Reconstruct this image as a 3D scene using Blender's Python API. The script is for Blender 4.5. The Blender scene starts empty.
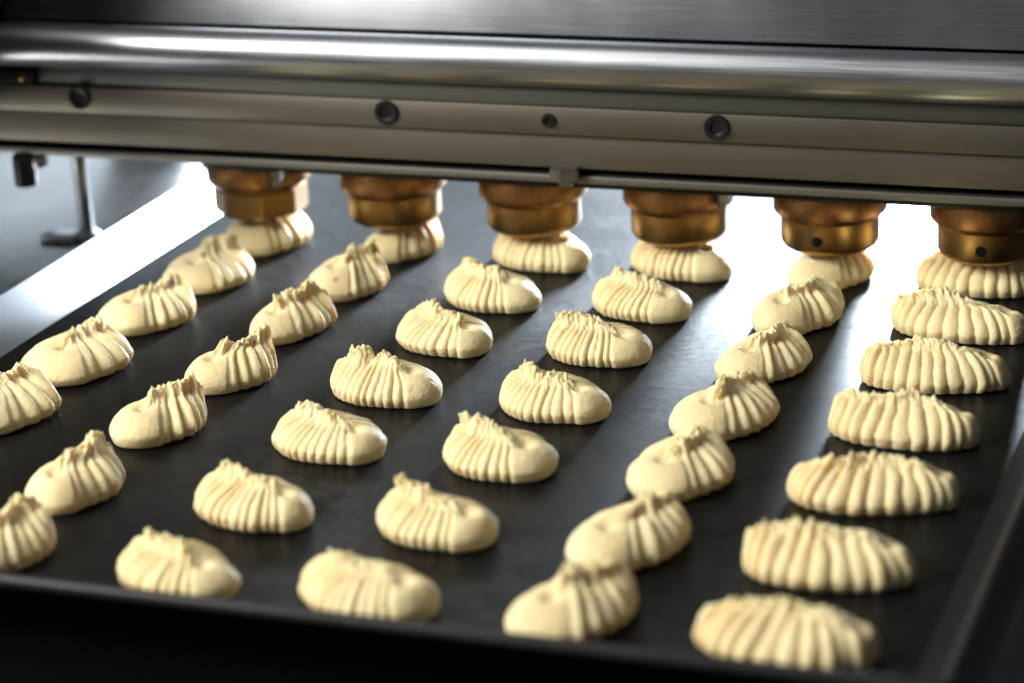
import bpy, bmesh, math, random
import numpy as np
from mathutils import Vector, Matrix

S = 0.07                       # one unit = nozzle spacing = 7 cm
SC = bpy.context.scene
COL = SC.collection
PI = math.pi

# ------------------------------------------------------------------ helpers
def link(o, parent=None):
    COL.objects.link(o)
    if parent: o.parent = parent
    return o

def mesh_obj(name, bm, mat, parent=None, smooth=True, angle=35):
    for v in bm.verts: v.co *= S
    me = bpy.data.meshes.new(name)
    bmesh.ops.recalc_face_normals(bm, faces=bm.faces)
    bm.to_mesh(me); bm.free()
    if smooth:
        for p in me.polygons: p.use_smooth = True
        me.set_sharp_from_angle(angle=math.radians(angle))
    me.materials.append(mat)
    return link(bpy.data.objects.new(name, me), parent)

def empty(name, loc=(0, 0, 0)):
    o = bpy.data.objects.new(name, None)
    o.empty_display_size = 0.02
    o.location = Vector(loc) * S
    return link(o)

def tag(o, label=None, cat=None, group=None, kind=None):
    if label: o['label'] = label
    if cat: o['category'] = cat
    if group: o['group'] = group
    if kind: o['kind'] = kind
    return o

def add_box(bm, x0, x1, y0, y1, z0, z1, bev=0.0, seg=2):
    t = bmesh.new()
    r = bmesh.ops.create_cube(t, size=1)
    for v in t.verts:
        v.co = Vector(((x0+x1)/2 + v.co.x*(x1-x0), (y0+y1)/2 + v.co.y*(y1-y0), (z0+z1)/2 + v.co.z*(z1-z0)))
    if bev: bmesh.ops.bevel(t, geom=t.edges[:], offset=bev, segments=seg, profile=.5, affect='EDGES')
    merge(bm, t)

def merge(bm, t, M=None):
    if M is not None: t.transform(M)
    me = bpy.data.meshes.new('tmp'); t.to_mesh(me); t.free(); bm.from_mesh(me); bpy.data.meshes.remove(me)

def add_lathe(bm, prof, seg=48, M=None, cap=True):
    """prof: list of (r, z); revolved round z"""
    t = bmesh.new(); rings = []
    for r, z in prof:
        rings.append([t.verts.new((r*math.cos(2*PI*i/seg), r*math.sin(2*PI*i/seg), z)) for i in range(seg)])
    for a, b in zip(rings, rings[1:]):
        for i in range(seg):
            j = (i+1) % seg
            t.faces.new((a[i], a[j], b[j], b[i]))
    if cap:
        t.faces.new(rings[0][::-1]); t.faces.new(rings[-1])
    merge(bm, t, M)

def add_prism(bm, pts, x0, x1, bev=0.0, seg=2):
    """pts: (y, z) outline, extruded along x"""
    t = bmesh.new()
    a = [t.verts.new((x0, y, z)) for y, z in pts]
    b = [t.verts.new((x1, y, z)) for y, z in pts]
    n = len(pts)
    t.faces.new(a); t.faces.new(b[::-1])
    for i in range(n):
        j = (i+1) % n
        t.faces.new((a[i], b[i], b[j], a[j]))
    bmesh.ops.recalc_face_normals(t, faces=t.faces)
    if bev: bmesh.ops.bevel(t, geom=t.edges[:], offset=bev, segments=seg, profile=.5, affect='EDGES')
    merge(bm, t)

def add_tube(bm, pts, r, seg=12, closed=False):
    pts = [Vector(p) for p in pts]; n = len(pts); t = bmesh.new(); rings = []
    for i, p in enumerate(pts):
        if closed: d = (pts[(i+1) % n]-pts[i-1]).normalized()
        else: d = (pts[min(i+1, n-1)]-pts[max(i-1, 0)]).normalized()
        up = Vector((0, 0, 1)) if abs(d.z) < .9 else Vector((1, 0, 0))
        u = d.cross(up).normalized(); w = u.cross(d)
        rings.append([t.verts.new(p + r*(math.cos(2*PI*k/seg)*u + math.sin(2*PI*k/seg)*w)) for k in range(seg)])
    m = n if closed else n-1
    for i in range(m):
        a, b = rings[i], rings[(i+1) % n]
        for k in range(seg):
            l = (k+1) % seg
            t.faces.new((a[k], a[l], b[l], b[k]))
    if not closed:
        t.faces.new(rings[0][::-1]); t.faces.new(rings[-1])
    merge(bm, t)

# ------------------------------------------------------------------ materials
def new_mat(name):
    m = bpy.data.materials.new(name); m.use_nodes = True
    nt = m.node_tree
    return m, nt, nt.nodes['Principled BSDF']

def noise(nt, scale, detail=4, rough=.55, stretch=(1, 1, 1), rot=(0, 0, 0)):
    tc = nt.nodes.new('ShaderNodeTexCoord'); mp = nt.nodes.new('ShaderNodeMapping')
    mp.inputs['Scale'].default_value = stretch; mp.inputs['Rotation'].default_value = rot
    n = nt.nodes.new('ShaderNodeTexNoise')
    n.inputs['Scale'].default_value = scale; n.inputs['Detail'].default_value = detail; n.inputs['Roughness'].default_value = rough
    nt.links.new(tc.outputs['Object'], mp.inputs['Vector']); nt.links.new(mp.outputs['Vector'], n.inputs['Vector'])
    return n.outputs['Fac']

def ramp(nt, src, stops):
    r = nt.nodes.new('ShaderNodeValToRGB')
    e = r.color_ramp.elements
    e[0].position, e[0].color = stops[0]; e[1].position, e[1].color = stops[-1]
    for p, c in stops[1:-1]:
        x = e.new(p); x.color = c
    nt.links.new(src, r.inputs['Fac'])
    return r.outputs['Color']

def g(v): return (v, v, v, 1)
def c3(r, g_, b): return (r, g_, b, 1)

def maprange(nt, src, a, b, c, d):
    m = nt.nodes.new('ShaderNodeMapRange')
    for i, v in enumerate((a, b, c, d)): m.inputs[i+1].default_value = v
    nt.links.new(src, m.inputs[0]); return m.outputs[0]

def bump(nt, bsdf, src, strength, dist):
    b = nt.nodes.new('ShaderNodeBump'); b.inputs['Strength'].default_value = strength; b.inputs['Distance'].default_value = dist
    nt.links.new(src, b.inputs['Height'])
    prev = bsdf.inputs['Normal'].links
    if prev: nt.links.new(prev[0].from_socket, b.inputs['Normal'])
    nt.links.new(b.outputs['Normal'], bsdf.inputs['Normal'])

def brushed(name, colr, rough, metallic=1.0, stretch=(2, 60, 60), amp=.12, bstr=.06, rvar=.05, spec=.5):
    m, nt, b = new_mat(name)
    b.inputs['Metallic'].default_value = metallic; b.inputs['Specular IOR Level'].default_value = spec
    n = noise(nt, 14, 6, .6, stretch)
    big = noise(nt, 9, 4)
    lo = tuple(c*(1-amp) for c in colr)+(1,); hi = tuple(min(1, c*(1+amp)) for c in colr)+(1,)
    nt.links.new(ramp(nt, n, [(.3, lo), (.7, hi)]), b.inputs['Base Color'])
    mx = nt.nodes.new('ShaderNodeMath'); mx.operation = 'ADD'
    nt.links.new(maprange(nt, n, .3, .7, rough-rvar, rough+rvar), mx.inputs[0])
    nt.links.new(maprange(nt, big, .3, .7, -.05, .06), mx.inputs[1])
    nt.links.new(mx.outputs[0], b.inputs['Roughness'])
    if bstr: bump(nt, b, n, bstr, .0006)
    return m

M_dough, nt, b = new_mat('dough')
sp = noise(nt, 420, 3, .6)
lg = noise(nt, 55, 3, .5)
mixc = nt.nodes.new('ShaderNodeMix'); mixc.data_type = 'RGBA'
nt.links.new(ramp(nt, lg, [(.3, c3(.925, .735, .415)), (.7, c3(.955, .81, .50))]), mixc.inputs[6])
vor = nt.nodes.new('ShaderNodeTexVoronoi'); vor.inputs['Scale'].default_value = 95
tc = nt.nodes.new('ShaderNodeTexCoord'); info = nt.nodes.new('ShaderNodeObjectInfo')
addv = nt.nodes.new('ShaderNodeVectorMath'); addv.operation = 'ADD'
nt.links.new(tc.outputs['Object'], addv.inputs[0]); nt.links.new(info.outputs['Location'], addv.inputs[1])
nt.links.new(addv.outputs[0], vor.inputs['Vector'])
sep = nt.nodes.new('ShaderNodeSeparateColor'); nt.links.new(vor.outputs['Color'], sep.inputs[0])
pick = maprange(nt, sep.outputs[0], .987, .989, 0, 1)          # only a few cells carry a bit of fruit peel
near = maprange(nt, vor.outputs['Distance'], .08, .16, 1, 0)
mul = nt.nodes.new('ShaderNodeMath'); mul.operation = 'MULTIPLY'
nt.links.new(pick, mul.inputs[0]); nt.links.new(near, mul.inputs[1])
mul2 = nt.nodes.new('ShaderNodeMath'); mul2.operation = 'MULTIPLY'; mul2.inputs[1].default_value = .8
nt.links.new(mul.outputs[0], mul2.inputs[0])
nt.links.new(mul2.outputs[0], mixc.inputs[0])
mixc.inputs[7].default_value = (.62, .20, .07, 1)
nt.links.new(mixc.outputs[2], b.inputs['Base Color'])
b.inputs['Roughness'].default_value = .5
b.inputs['Specular IOR Level'].default_value = .3
b.inputs['Subsurface Weight'].default_value = .85
b.inputs['Subsurface Radius'].default_value = (1.0, .68, .36)
b.inputs['Subsurface Scale'].default_value = .0021
bump(nt, b, sp, .16, .0010)
bump(nt, b, noise(nt, 1100, 3, .7), .55, .0007)

M_tray, nt, b = new_mat('dark_baking_steel')
fine = noise(nt, 260, 5, .7); big = noise(nt, 14, 5, .6); scr = noise(nt, 40, 4, .6, (40, 1.5, 1))
nt.links.new(ramp(nt, big, [(.3, c3(.003, .003, .0033)), (.7, c3(.006, .006, .006))]), b.inputs['Base Color'])
a1 = nt.nodes.new('ShaderNodeMath'); a1.operation = 'ADD'
nt.links.new(maprange(nt, fine, .3, .7, -.07, .07), a1.inputs[0])
nt.links.new(maprange(nt, big, .3, .7, .38, .48), a1.inputs[1])
st = noise(nt, 42, 6, .62); st2 = noise(nt, 900, 2, .5)
a2 = nt.nodes.new('ShaderNodeMath'); a2.operation = 'ADD'
nt.links.new(a1.outputs[0], a2.inputs[0]); nt.links.new(maprange(nt, st, .52, .60, 0, .07), a2.inputs[1])
a3 = nt.nodes.new('ShaderNodeMath'); a3.operation = 'ADD'
nt.links.new(a2.outputs[0], a3.inputs[0]); nt.links.new(maprange(nt, st2, .66, .74, 0, .14), a3.inputs[1])
nt.links.new(a3.outputs[0], b.inputs['Roughness'])
nt.links.new(maprange(nt, st, .45, .62, .22, .17), b.inputs['Specular IOR Level'])
bump(nt, b, fine, .12, .0006)
bump(nt, b, scr, .05, .0005)

M_wall = brushed('lit_steel_wall', (.50, .51, .525), .40, 1.0, (90, 2, 90), .03, .0, .015)  # left tray wall, coloured bright for the back light it reflects
M_wall_dark = brushed('shaded_coated_wall', (.009, .0085, .0085), .70, 0.0, (40, 2, 40), .15, .05, spec=.12)  # right tray wall, coloured dark because it faces the unlit side
M_rim = brushed('worn_rim_steel', (.022, .021, .022), .45, 0.0, (30, 30, 30), .35, .05, .08, spec=.28)
M_chrome = brushed('polished_steel', (.43, .45, .48), .34, 1.0, (2, 90, 90), .05, .02)
M_hood = brushed('brushed_steel_sheet', (.40, .42, .45), .28, 1.0, (1.5, 150, 150), .03, .0, .02)
M_plate = brushed('anodised_plate', (.19, .173, .143), .52, 1.0, (2, 90, 90), .04, .02, .02)
M_cap = brushed('grey_plate', (.17, .175, .16), .55, 1.0, (2, 80, 80), .04, .02, .02)
M_strip = brushed('satin_strip', (.24, .235, .21), .5, 1.0, (2, 80, 80), .04, .02, .02)
M_brass = brushed('brass', (.33, .19, .068), .37, 1.0, (40, 40, 3), .08, .02, .04)
M_copper = brushed('copper', (.34, .17, .072), .40, 1.0, (40, 40, 3), .12, .02, .04)
M_black = brushed('black_oxide', (.022, .022, .024), .42, .6, (20, 20, 20), .2, .05)
M_blackout = brushed('black_rubber', (.006, .006, .006), .8, 0, (20, 20, 20), .2, .05, spec=.08)
M_bolt = brushed('zinc_steel', (.20, .20, .21), .28, 1.0, (20, 20, 20), .1, .04)
M_deck = brushed('deck_steel', (.38, .385, .385), .25, 1.0, (90, 3, 90), .04, .0)
M_frame = brushed('frame_grey', (.26, .275, .30), .6, 0, (40, 2, 40), .08, .05, spec=.2)

# ------------------------------------------------------------------ dough cookies
rs = np.random.RandomState(7)
PERM = rs.rand(64, 64, 64)
def vnoise(p):
    i = np.floor(p).astype(int); f = p-i; f = f*f*(3-2*f)
    def h(dx, dy, dz): return PERM[(i[..., 0]+dx) % 64, (i[..., 1]+dy) % 64, (i[..., 2]+dz) % 64]
    fx, fy, fz = f[..., 0], f[..., 1], f[..., 2]
    c00 = h(0,0,0)*(1-fx)+h(1,0,0)*fx; c10 = h(0,1,0)*(1-fx)+h(1,1,0)*fx
    c01 = h(0,0,1)*(1-fx)+h(1,0,1)*fx; c11 = h(0,1,1)*(1-fx)+h(1,1,1)*fx
    return (((c00*(1-fy)+c10*fy)*(1-fz)+(c01*(1-fy)+c11*fy)*fz)-.5)*2
def sstep(a, b, x):
    t = np.clip((x-a)/(b-a), 0, 1); return t*t*(3-2*t)

def cookie_mesh(name, seed, a=.36, b=.25, H=.19, x0=-.12, hk=.19, fin=.085, N=19, amp=.034, fade=.45,
                skew=1.5, smooth_ang=62, lean=-.03, peak_at=-.6, flat_top=None, e=1.0, endfade=.25):
    """long axis x, smooth end at +x; ridges fan from a torn crest on top down to the base"""
    R = np.random.RandomState(seed)
    NS, NT = 460, 60
    s = np.linspace(0, 2*PI, NS, endpoint=False)
    t = np.linspace(0, 1, NT)**1.25
    Sg, T = np.meshgrid(s, t, indexing='ij')
    off = R.rand(3)*40
    # base outline
    cs, sn = np.cos(Sg), np.sin(Sg)
    bx = a*np.sign(cs)*np.abs(cs)**e; by = b*np.sign(sn)*np.abs(sn)**e
    lum = 1+.05*vnoise(np.stack([cs*1.3+off[0], sn*1.3+off[1], 0*cs+off[2]], -1))
    bx = bx*lum; by = by*lum*(1-.12*cs)           # slightly narrower smooth end
    # crest point
    kx = x0+hk*np.sign(cs)*np.abs(cs)**1.15
    ky = .018*np.sin(kx*11+off[0])
    # flank profile: thin torn fin, concave shoulder, round belly tucked under at the base
    psi = np.radians(90)*(1-T*1.24)
    gg = np.cos(np.clip(psi, 0, PI/2))
    under = np.clip(-psi, 0, None)
    gg = np.where(psi < 0, 1-.55*(1-np.cos(under*2.2))*.35, gg)
    zb = .055
    endw = sstep(-.1, .55, cs)                    # 1 over the smooth end, which is a plain dome
    pp = 1.7+.5*endw
    up = np.clip(1-np.clip(gg, 0, 1)**pp, 0, 1)**.66
    hz = np.where(psi >= 0, zb+(H-zb)*up, zb*(1-under/np.radians(21.6)))
    hz = np.maximum(hz, 0)
    X = kx+(bx-kx)*gg; Y = ky+(by-ky)*gg; Z = hz.copy()
    # phase of the ridges along the rim (arc-length like)
    th = np.where(Sg > PI, 2*PI-Sg, Sg)           # 0 at smooth end .. pi
    side = np.where(Sg > PI, 1.0, 0.0)
    base_th = th+.10*(1-gg)*np.where(th > .3, 1, 0)*(1-th/PI)
    u = (base_th-math.radians(smooth_ang))/(PI-math.radians(smooth_ang))
    u = u+.010*vnoise(np.stack([th*5+off[1], gg*3+off[0], side*9], -1))
    half = N//2
    ph = u*half+np.where(side > 0, .0, .37)
    fr = ph-np.floor(ph); idx = np.floor(ph).astype(int)
    fr = np.clip(fr, 1e-4, 1)
    rid = np.sin(PI*fr**skew)**.42               # fat rounded leaf with a sharp groove
    gain = R.uniform(.72, 1.25, 200)[np.clip(idx+40+side.astype(int)*60, 0, 199)]
    mask = sstep(-.05, .02, u)*(1-endfade*sstep(.80, 1.0, u))
    env = (.16+.84*sstep(.06, fade, gg))*sstep(0, .06, gg)*(1-.4*sstep(.85, 1.0, T))
    disp = amp*(rid*gain-.55)*mask*env
    # plump smooth end, one edge proud of the first groove
    end = (1-mask)*sstep(.05, .5, gg)
    disp += end*(.012+.012*sstep(-.4, -.05, u)*sstep(.3, .8, gg))
    nx, ny = cs*b, sn*a; nl = np.sqrt(nx*nx+ny*ny)+1e-9; nx /= nl; ny /= nl
    nz = np.sin(np.clip(psi, 0, PI/2))*.75; nh = np.sqrt(np.clip(1-nz*nz, 0, 1))
    X += nx*nh*disp; Y += ny*nh*disp; Z += np.maximum(nz*disp, -.02)
    # torn fin along the crest
    kk = (kx-x0)/hk
    along = sstep(1.02, .72, kk)*sstep(-1.05, -.75, kk)
    pk = .80+.35*np.exp(-((kk-peak_at)/.40)**2)
    tooth = np.abs(np.sin(kk*PI*half*.33+off[2]))**.8
    n1 = vnoise(np.stack([kx*26+off[0], 0*kx+off[1], 0*kx+off[2]], -1))
    n2 = vnoise(np.stack([kx*70+off[1], 0*kx+off[2], 0*kx+off[0]], -1))
    finh = fin*along*pk*(.78+.10*tooth+.24*n1+.20*n2)
    wid = .155*(1+.35*n1+.25*vnoise(np.stack([kx*45+off[2], side*9, 0*kx+off[0]], -1)))
    w = 1/(1+(gg/wid)**4.5)
    Z += np.maximum(finh, 0)*w
    X += lean*w*along*.8; Y += .03*np.sin(kk*4+off[1])*w*along
    crumb = w*along
    for f, k in ((55, .020), (115, .013)):
        Z += k*crumb*vnoise(np.stack([X*f+off[0], Y*f+off[1], 0*X+off[2]], -1))
    # little hollow where the crest ends at the smooth end
    dxh = (X-(x0+hk+.045)); dyh = Y
    Z -= .034*np.exp(-(dxh**2+dyh**2)/(.045**2))*sstep(.08, .16, Z)
    # crumbly skin, stronger up at the tear
    P = np.stack([X, Y, Z], -1)
    rough = .0015+.0045*np.exp(-(gg/.30)**2)*(along*.8+.2)
    for f, k in ((30, .8), (75, .8), (150, .45)):
        for ax, o in ((0, 0), (1, 17), (2, 31)):
            P[..., ax] += rough*k*vnoise(P*f+off+o)*(1 if ax < 2 else .9)*sstep(.0, .03, Z)
    P += (.010*vnoise(P*6+off)[..., None])*np.array([1, 1, .6])*sstep(.0, .08, Z)[..., None]
    P[..., 2] = np.maximum(P[..., 2], 0.001)
    P[:, -1, 2] = .001
    if flat_top: P[..., 2] = np.minimum(P[..., 2], flat_top)
    V = P.reshape(-1, 3)*S
    i = np.arange(NS)[:, None]; j = np.arange(NT-1)[None, :]
    A = (i*NT+j); B = (((i+1) % NS)*NT+j)
    F = np.stack([A, A+1, B+1, B], -1).reshape(-1, 4)
    me = bpy.data.meshes.new(name)
    faces = F.tolist()+[[k*NT+NT-1 for k in range(NS)][::-1]]
    me.from_pydata(V.tolist(), [], faces)
    bm = bmesh.new(); bm.from_mesh(me)
    bmesh.ops.remove_doubles(bm, verts=bm.verts[:], dist=1e-6)
    bmesh.ops.recalc_face_normals(bm, faces=bm.faces)
    bm.to_mesh(me); bm.free()
    for p in me.polygons: p.use_smooth = True
    me.materials.append(M_dough)
    return me

# smooth-end heading and shape of each file of cookies (the slot of every nozzle is set differently)
FILES = [
    dict(head=-98, a=.335, b=.265, peak_at=-.2, skew=1.6, N=15, amp=.046, fin=.066),
    dict(head=-106, a=.300, b=.210, peak_at=-.4, skew=1.6, N=15, amp=.046, fin=.076, H=.185),
    dict(head=-19, a=.352, b=.252, peak_at=-.4, skew=.8, N=29, smooth_ang=44, x0=-.06, hk=.21, amp=.027, fade=.55, H=.165, fin=.066, e=1.10, endfade=.6),
    dict(head=-21, a=.352, b=.252, peak_at=-.5, skew=.8, N=29, smooth_ang=44, x0=-.06, hk=.21, amp=.027, fade=.55, H=.165, fin=.066, e=1.10, endfade=.6),
    dict(head=-112, a=.325, b=.228, peak_at=.1, skew=1.6, N=16, amp=.046, fin=.065),
    dict(head=-3,  a=.40, b=.235, peak_at=-.1, N=25, hk=.31, x0=-.035, smooth_ang=28, skew=1.0, H=.185, fin=.06, amp=.034, e=.95, fade=.35),
]
SPOTS = {
 0: [(.05, -.06), (.01, -.90), (-.01, -1.74), (-.03, -2.60), (-.07, -3.44)],
 1: [(1.06, -.06), (1.0, -.88), (.98, -1.70), (1.0, -2.61), (.96, -3.45), (.945, -4.37), (.98, -5.20)],
 2: [(2.06, -.05), (2.02, -.88), (2.015, -1.71), (2.01, -2.60), (2.005, -3.43), (2.0, -4.37), (1.99, -5.21)],
 3: [(3.03, -.04), (3.01, -.88), (2.995, -1.70), (3.02, -2.60), (3.01, -3.45), (3.01, -4.36), (2.99, -5.20)],
 4: [(4.0, -.04), (3.995, -.89), (4.0, -1.75), (4.0, -2.62), (3.995, -3.46), (3.99, -4.36), (3.985, -5.17)],
 5: [(4.97, -.02), (4.985, -.87), (5.0, -1.73), (5.0, -2.575), (5.01, -3.46), (5.0, -4.355), (5.005, -5.20)],
}
WHICH = ['leftmost nozzle', 'second nozzle from the left', 'third nozzle from the left',
         'third nozzle from the right', 'second nozzle from the right', 'rightmost nozzle']
LOOK = ['plump smooth-fronted cookie', 'narrow smooth-fronted cookie', 'slanting cookie', 'slanting cookie', 'swirled cookie', 'broad fan-ridged cookie']
ORD = ['first', 'second', 'third', 'fourth', 'fifth', 'sixth', 'seventh']
rnd = random.Random(11)
for c, spots in SPOTS.items():
    for r, (x, y) in enumerate(spots):
        kw = dict(FILES[c]); head = kw.pop('head')
        kw['a'] *= rnd.uniform(.93, 1.04); kw['b'] *= rnd.uniform(.92, 1.06)
        kw['x0'] = kw.get('x0', -.12)+rnd.uniform(-.03, .03); kw['lean'] = rnd.uniform(-.07, .03); kw['N'] = kw['N']+rnd.choice((-2, -1, 0, 1))
        kw['fin'] = kw.get('fin', .085)*rnd.uniform(.75, 1.12)
        kw['H'] = kw.get('H', .175)*rnd.uniform(.95, 1.06)
        kw['peak_at'] += rnd.uniform(-.25, .25)
        kw['amp'] = kw.get('amp', .044)*rnd.uniform(.85, 1.2)
        kw['smooth_ang'] = kw.get('smooth_ang', 62)+rnd.uniform(-9, 7)
        if c == 0 and r >= 3: kw['a'] *= 1.13; kw['b'] *= 1.1
        if r == 0: kw['flat_top'] = .2335; kw['H'] = .185; kw['fin'] = .12
        o = bpy.data.objects.new('dough_cookie', cookie_mesh('dough_cookie', 100*c+r, **kw))
        o.location = (x*S, y*S, .0006); o.rotation_euler.z = math.radians(head+rnd.uniform(-10, 9))
        link(o)
        if r == 0: lab = f'{LOOK[c]} touching the underside of the {WHICH[c]}'
        else: lab = f'{LOOK[c]}, {ORD[r]} in the file starting under the {WHICH[c]}'
        tag(o, lab, 'cookie', 'dough cookies piped in files on the tray')

# ------------------------------------------------------------------ baking tray
TX0, TX1, TY0, TY1, TH = -.60, 5.60, -5.62, 3.1, .236
tray = tag(empty('baking_tray', (2.5, -1.2, 0)),
           'dark steel baking tray with sloping sides carrying all the piped cookies', 'tray')
def child(o, root):
    o.parent = root; o.matrix_parent_inverse = Matrix.Translation(-root.location); return o
bm = bmesh.new()
add_box(bm, TX0, TX1, TY0, TY1, -.03, 0)
child(mesh_obj('tray_bottom', bm, M_tray, smooth=False), tray)
def tray_wall(p, q, out, mat):
    t = bmesh.new(); th = .022
    p, q, out = Vector(p), Vector(q), Vector(out)
    up = Vector((0, 0, 1)); n = (up-out).normalized()*-th
    o0, o1 = out*.004+up*.004, out*TH+up*TH
    prof = [p+o0, p+o1, p+o1+n, p+o0+n, ]
    prof2 = [q+o0, q+o1+(q-p).normalized()*0, q+o1+n, q+o0+n]
    a = [t.verts.new(v) for v in prof]; bb = [t.verts.new(v) for v in prof2]
    t.faces.new(a); t.faces.new(bb[::-1])
    for i in range(4):
        j = (i+1) % 4; t.faces.new((a[i], bb[i], bb[j], a[j]))
    return child(mesh_obj('tray_wall', t, mat, smooth=False), tray)
def mitred(p, q, p2, q2, mat, n):
    """sloped wall between bottom edge p-q and top edge p2-q2"""
    t = bmesh.new(); d = Vector(n)*.02
    a = [Vector(v) for v in (p, q, q2, p2)]
    f = [t.verts.new(v) for v in a]; bk = [t.verts.new(v+d) for v in a]
    t.faces.new(f); t.faces.new(bk[::-1])
    for i in range(4):
        j = (i+1) % 4; t.faces.new((f[i], bk[i], bk[j], f[j]))
    return child(mesh_obj('tray_wall', t, mat, smooth=False), tray)
e = .003
B = [(TX0, TY0, e), (TX1, TY0, e), (TX1, TY1, e), (TX0, TY1, e)]
U = [(TX0-TH, TY0-TH, TH), (TX1+TH, TY0-TH, TH), (TX1+TH, TY1+TH, TH), (TX0-TH, TY1+TH, TH)]
k = .707
mitred(B[0], B[1], U[0], U[1], M_tray, (0, -k, -k))['label'] = 'dark front wall of the tray'
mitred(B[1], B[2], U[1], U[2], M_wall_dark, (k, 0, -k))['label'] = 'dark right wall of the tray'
mitred(B[2], B[3], U[2], U[3], M_tray, (0, k, -k))
mitred(B[3], B[0], U[3], U[0], M_wall, (-k, 0, -k))['label'] = 'left steel wall of the tray, coloured bright for its reflected light'
bm = bmesh.new()
rr = .035
ring = []
for i, (cx, cy, a0) in enumerate([(TX0-TH, TY0-TH, 180), (TX1+TH, TY0-TH, 270), (TX1+TH, TY1+TH, 0), (TX0-TH, TY1+TH, 90)]):
    sx = .06 if i in (0, 3) else -.06; sy = .06 if i in (0, 1) else -.06
    for kk in range(5):
        an = math.radians(a0+kk*22.5)
        ring.append((cx+sx+.06*math.cos(an), cy+sy+.06*math.sin(an), TH+.004))
add_tube(bm, ring, rr, 14, False)
child(mesh_obj('rolled_rim', bm, M_rim, angle=60), tray)

# ------------------------------------------------------------------ conveyor under and beside the tray (setting)
bm = bmesh.new(); add_box(bm, -.92, 5.68, -5.45, 8, -2.98, -.09)
tag(mesh_obj('conveyor_bed', bm, M_blackout, smooth=False), kind='structure')
bm = bmesh.new(); add_box(bm, -14, 20, -26, 26, -3.2, -3.0)
tag(mesh_obj('floor', bm, M_blackout, smooth=False), kind='structure')
fr = tag(empty('conveyor_frame', (-1.8, 1, -.4)), 'brushed steel machine table running along the left side of the tray', 'machine table')
bm = bmesh.new(); add_box(bm, -6.5, -.93, -6.2, 8, -.14, -.02, .02)
child(mesh_obj('table_top', bm, M_deck), fr)
bm = bmesh.new(); add_box(bm, -6.4, -1.0, -6.0, 7.8, -2.99, -.145)
child(mesh_obj('table_body', bm, M_frame), fr)
gr = tag(empty('guide_rail', (6.6, 0, 0)), 'dark grey painted side rail right of the tray', 'rail')
bm = bmesh.new(); add_box(bm, 5.70, 7.6, -8, 8, -.50, -.25, .02)
child(mesh_obj('rail_top', bm, M_frame), gr)
bm = bmesh.new(); add_box(bm, 6.2, 7.3, -7.9, 7.9, -2.99, -.505)
child(mesh_obj('rail_post', bm, M_blackout), gr)

# ------------------------------------------------------------------ depositing head
head = tag(empty('depositor_head', (2.5, 0, .62)),
           'steel dough depositing head with six brass nozzles spanning across the tray', 'machine')
X0, X1 = -3.4, 8.6
def hp(name, bm, mat, angle=35): return child(mesh_obj(name, bm, mat, angle=angle), head)
def sub(name, bm, mat, par, angle=35):
    o = mesh_obj(name, bm, mat, angle=angle)
    o.parent = par; return o

bm = bmesh.new(); add_prism(bm, [(-.47, 1.635), (.26, 3.3), (2.0, 3.3), (2.0, 1.5), (.5, 1.31), (-.36, 1.31), (-.36, 1.60)], -1.60, X1, .012)
hp('hood', bm, M_hood)
bm = bmesh.new()
Mx = Matrix.Translation((0, -.50, 1.467)) @ Matrix.Rotation(PI/2, 4, 'Y')
add_lathe(bm, [(.135, -1.60), (.153, -1.585), (.153, X1)], 64, Mx)
hp('round_bar', bm, M_chrome)
bm = bmesh.new(); add_box(bm, X0, -1.615, -.72, 1.4, 1.30, 3.2, .015); add_box(bm, -3.0, -1.85, -2.6, -.725, .95, 3.5, .015)  # second box is an unseen forward block, added to shade the plates' left end
hp('end_bracket_with_shade_box', bm, M_black)
bm = bmesh.new(); add_box(bm, 5.45, 6.30, -.45, 3.0, .31, .60, .015); add_box(bm, 5.44, 5.52, -.44, 2.9, .015, .308); add_box(bm, 5.98, 6.30, -.44, 2.99, .615, .68, .0)  # unseen plate and guard, added to keep back light off the right edge
hp('added_shade_plate', bm, M_black)
bm = bmesh.new(); add_box(bm, -3.1, -2.3, 3.6, 4.3, -.015, 3.2, .02)  # unseen post, added to put a dark reflection in the table top
hp('added_reflection_post', bm, M_black)
bm = bmesh.new(); add_box(bm, X0, -1.36, -.56, -.30, 1.205, 1.296, .008)
br = hp('clamp_block', bm, M_black)
bm = bmesh.new(); add_lathe(bm, [(.02, 0), (.024, .002), (.024, .012), (.018, .016)], 20, Matrix.Translation((-1.44, -.56, 1.25)) @ Matrix.Rotation(PI/2, 4, 'X'))
sub('brass_pin', bm, M_copper, br)
bm = bmesh.new(); add_box(bm, -1.355, X1, -.50, .45, 1.194, 1.308, .006)
hp('top_plate', bm, M_cap)
bm = bmesh.new(); add_box(bm, X0, X1, -.535, .45, 1.012, 1.192, .006, 2)
face = hp('face_plate', bm, M_plate)
bm = bmesh.new(); add_box(bm, X0, X1, -.505, .45, .788, 1.010, .010, 3)
hp('lower_plate', bm, M_plate)
bm = bmesh.new(); add_box(bm, X0, X1, -.40, .43, .742, .786)  # black filler standing in for the shade inside the recessed gap
hp('gap_shade', bm, M_blackout)
bm = bmesh.new(); add_box(bm, X0, X1, -.50, .45, .690, .740, .005, 2)
strip = hp('manifold_strip', bm, M_strip)
bm = bmesh.new(); add_box(bm, -.25, X1, -.36, .42, .618, .688, .01)
hp('nozzle_plate', bm, M_black)

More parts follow.
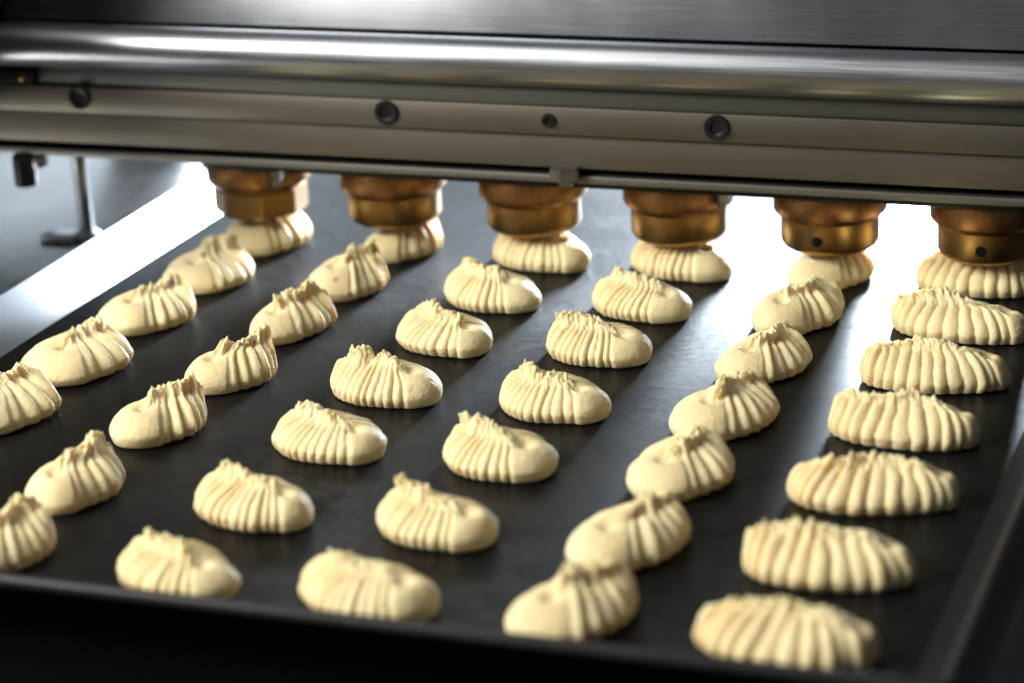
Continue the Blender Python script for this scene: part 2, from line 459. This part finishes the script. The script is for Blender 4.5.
def cyl_front(x, y, z): return Matrix.Translation((x, y, z)) @ Matrix.Rotation(PI/2, 4, 'X')
for x, z, r in ((-1.027, 1.123, .082), (1.216, 1.113, .082), (3.417, 1.110, .082), (2.322, 1.107, .046)):
    bm = bmesh.new()
    # socket cap: rim, then a hexagonal hole
    add_lathe(bm, [(r, .0), (r, .010), (r*.93, .016), (r*.58, .016), (r*.50, .012), (r*.48, .0)], 40, cyl_front(x, -.5375, z), cap=False)
    t = bmesh.new()
    vs = [t.verts.new((r*.55*math.cos(i*PI/3+.2), r*.55*math.sin(i*PI/3+.2), .002)) for i in range(6)]
    t.faces.new(vs); merge(bm, t, cyl_front(x, -.5375, z))
    sub('cap_screw', bm, M_black, face)
def hexbolt(x, y, z, r, h, mat, par, axis='Z', wash=True):
    bm = bmesh.new()
    M = Matrix.Translation((x, y, z)) @ (Matrix.Rotation(PI, 4, 'X') if axis == 'Z' else Matrix.Rotation(PI/2, 4, 'X'))
    t = bmesh.new()
    bmesh.ops.create_cone(t, cap_ends=True, segments=6, radius1=r, radius2=r, depth=h, matrix=Matrix.Translation((0, 0, h/2)))
    bmesh.ops.bevel(t, geom=t.edges[:], offset=r*.1, segments=2, affect='EDGES'); merge(bm, t, M)
    if wash: add_lathe(bm, [(r*1.25, -.02), (r*1.25, -.001)], 24, M)
    add_lathe(bm, [(r*.45, h), (r*.45, h+.03), (r*.35, h+.04)], 16, M)
    return sub('hex_bolt', bm, mat, par)
hexbolt(2.415, -.515, .805, .11, .085, M_bolt, strip, wash=False)

def nozzle(c):
    bm = bmesh.new()
    hexd = c == 0
    if hexd:
        t = bmesh.new()
        bmesh.ops.create_cone(t, cap_ends=True, segments=8, radius1=.330, radius2=.330, depth=.19, matrix=Matrix.Translation((c, 0, .340)) @ Matrix.Rotation(.42, 4, 'Z'))
        bmesh.ops.bevel(t, geom=t.edges[:], offset=.018, segments=3, affect='EDGES'); merge(bm, t)
        add_lathe(bm, [(.16, .235), (.24, .238), (.25, .2445)], 48, Matrix.Translation((c, 0, 0)))
    else:
        add_lathe(bm, [(.12, .262), (.14, .236), (.27, .232), (.297, .250), (.312, .275), (.313, .42), (.313, .434)], 72, Matrix.Translation((c, 0, 0)))
    root = hp('nozzle', bm, M_brass)
    bm = bmesh.new()
    add_lathe(bm, [(.30, .436), (.322, .438), (.352, .468), (.360, .480), (.360, .600), (.352, .6175)], 72, Matrix.Translation((c, 0, 0)))
    sub('collar', bm, M_copper, root)
    if c >= 4:
        bm = bmesh.new(); an = math.radians(-92 if c == 4 else -88)
        Mh = Matrix.Translation((c+.3135*math.cos(an), .3135*math.sin(an), .335)) @ Matrix.Rotation(an+PI/2, 4, 'Z') @ Matrix.Rotation(PI/2, 4, 'X')
        add_lathe(bm, [(.034, -.01), (.034, .003), (.024, .004), (.018, .0035)], 24, Mh)
        sub('set_screw', bm, M_blackout, root)
    if c in (0, 3):
        bm = bmesh.new(); an = math.radians(-48 if c == 0 else -30)
        Mh = Matrix.Translation((c+.40*math.cos(an), .40*math.sin(an), .60)) @ Matrix.Rotation(PI, 4, 'X')
        t = bmesh.new(); bmesh.ops.create_cone(t, cap_ends=True, segments=6, radius1=.055, radius2=.055, depth=.07, matrix=Matrix.Translation((0, 0, .02)))
        bmesh.ops.bevel(t, geom=t.edges[:], offset=.006, segments=2, affect='EDGES'); merge(bm, t, Mh)
        add_lathe(bm, [(.032, .05), (.032, .10), (.024, .11)], 16, Mh)
        sub('clamp_bolt', bm, M_bolt, root)
    return root
for c in range(6): nozzle(c)

# hanging rod with its foot, and the knob at the far left
bm = bmesh.new()
RX, RY = -1.33, -.12
add_lathe(bm, [(.055, .045), (.052, .1), (.050, .45), (.055, .58), (.080, .65), (.13, .689)], 28, Matrix.Translation((RX, RY, 0)))
rod = hp('support_rod', bm, M_chrome, 50)
bm = bmesh.new()
add_lathe(bm, [(.10, -.019), (.10, .02), (.07, .045)], 28, Matrix.Translation((RX, RY, 0)))
add_box(bm, RX-.30, RX-.02, RY-.16, RY+.04, -.019, .035, .02)
sub('rod_foot', bm, M_chrome, rod)
bm = bmesh.new(); add_lathe(bm, [(.04, .455), (.075, .465), (.08, .485), (.08, .67), (.065, .689)], 28, Matrix.Translation((-1.55, -.48, 0)))
kb = hp('knob', bm, M_black)
bm = bmesh.new(); add_box(bm, -1.465, -1.39, -.52, -.42, .60, .689, .01)
sub('knob_tab', bm, M_bolt, kb)

# ------------------------------------------------------------------ camera
cam = bpy.data.cameras.new('camera'); co = link(bpy.data.objects.new('camera', cam)); SC.camera = co
f, ax, el, roll = 2513.79, -.36334, .34063, -.05056
F = Vector((math.sin(ax)*math.cos(el), math.cos(ax)*math.cos(el), -math.sin(el)))
R_ = F.cross(Vector((0, 0, 1))).normalized(); U_ = R_.cross(F)
R2 = math.cos(roll)*R_+math.sin(roll)*U_; U2 = -math.sin(roll)*R_+math.cos(roll)*U_
Mc = Matrix((R2, U2, -F)).transposed().to_4x4(); Mc.translation = Vector((7.508, -15.023, 5.096))*S
co.matrix_world = Mc
cam.sensor_width = 36; cam.lens = f/1024*36; cam.clip_start = .02; cam.clip_end = 50
cam.dof.use_dof = True; cam.dof.focus_distance = 14.55*S; cam.dof.aperture_fstop = 5.8; cam.dof.aperture_blades = 9

# ------------------------------------------------------------------ light
def area(name, loc, target, sx, sy, power, colr):
    l = bpy.data.lights.new(name, 'AREA'); l.shape = 'RECTANGLE'; l.size = sx*S; l.size_y = sy*S
    l.energy = power; l.color = colr
    o = link(bpy.data.objects.new(name, l)); o.location = Vector(loc)*S
    d = (Vector(target)-Vector(loc)).normalized()
    o.rotation_euler = d.to_track_quat('-Z', 'Y').to_euler(); return o
area('back_window_light', (2.7, 14.5, 3.7), (2.7, 0, .3), 2.2, 5.4, 118, (.76, .88, 1.0))
area('back_left_window_light', (-6, 13.5, 4.2), (0, 0, .2), 8, 5.5, 1.05, (.76, .88, 1.0))
area('overhead_softbox', (-3.8, -6.5, 13.2), (.5, -1, .5), 4.2, 9, 2.1, (1.0, .98, .95))
area('left_softbox', (-14.5, -15, 15), (2, -2, 0), 11, 11, 46, (1.0, .965, .90))
w = bpy.data.worlds.new('World'); SC.world = w; w.use_nodes = True
bg = w.node_tree.nodes['Background']; bg.inputs[0].default_value = (.9, .95, 1, 1); bg.inputs[1].default_value = .08

SC.view_settings.view_transform = 'Standard'; SC.view_settings.look = 'None'
SC.view_settings.exposure = 0; SC.view_settings.gamma = 1
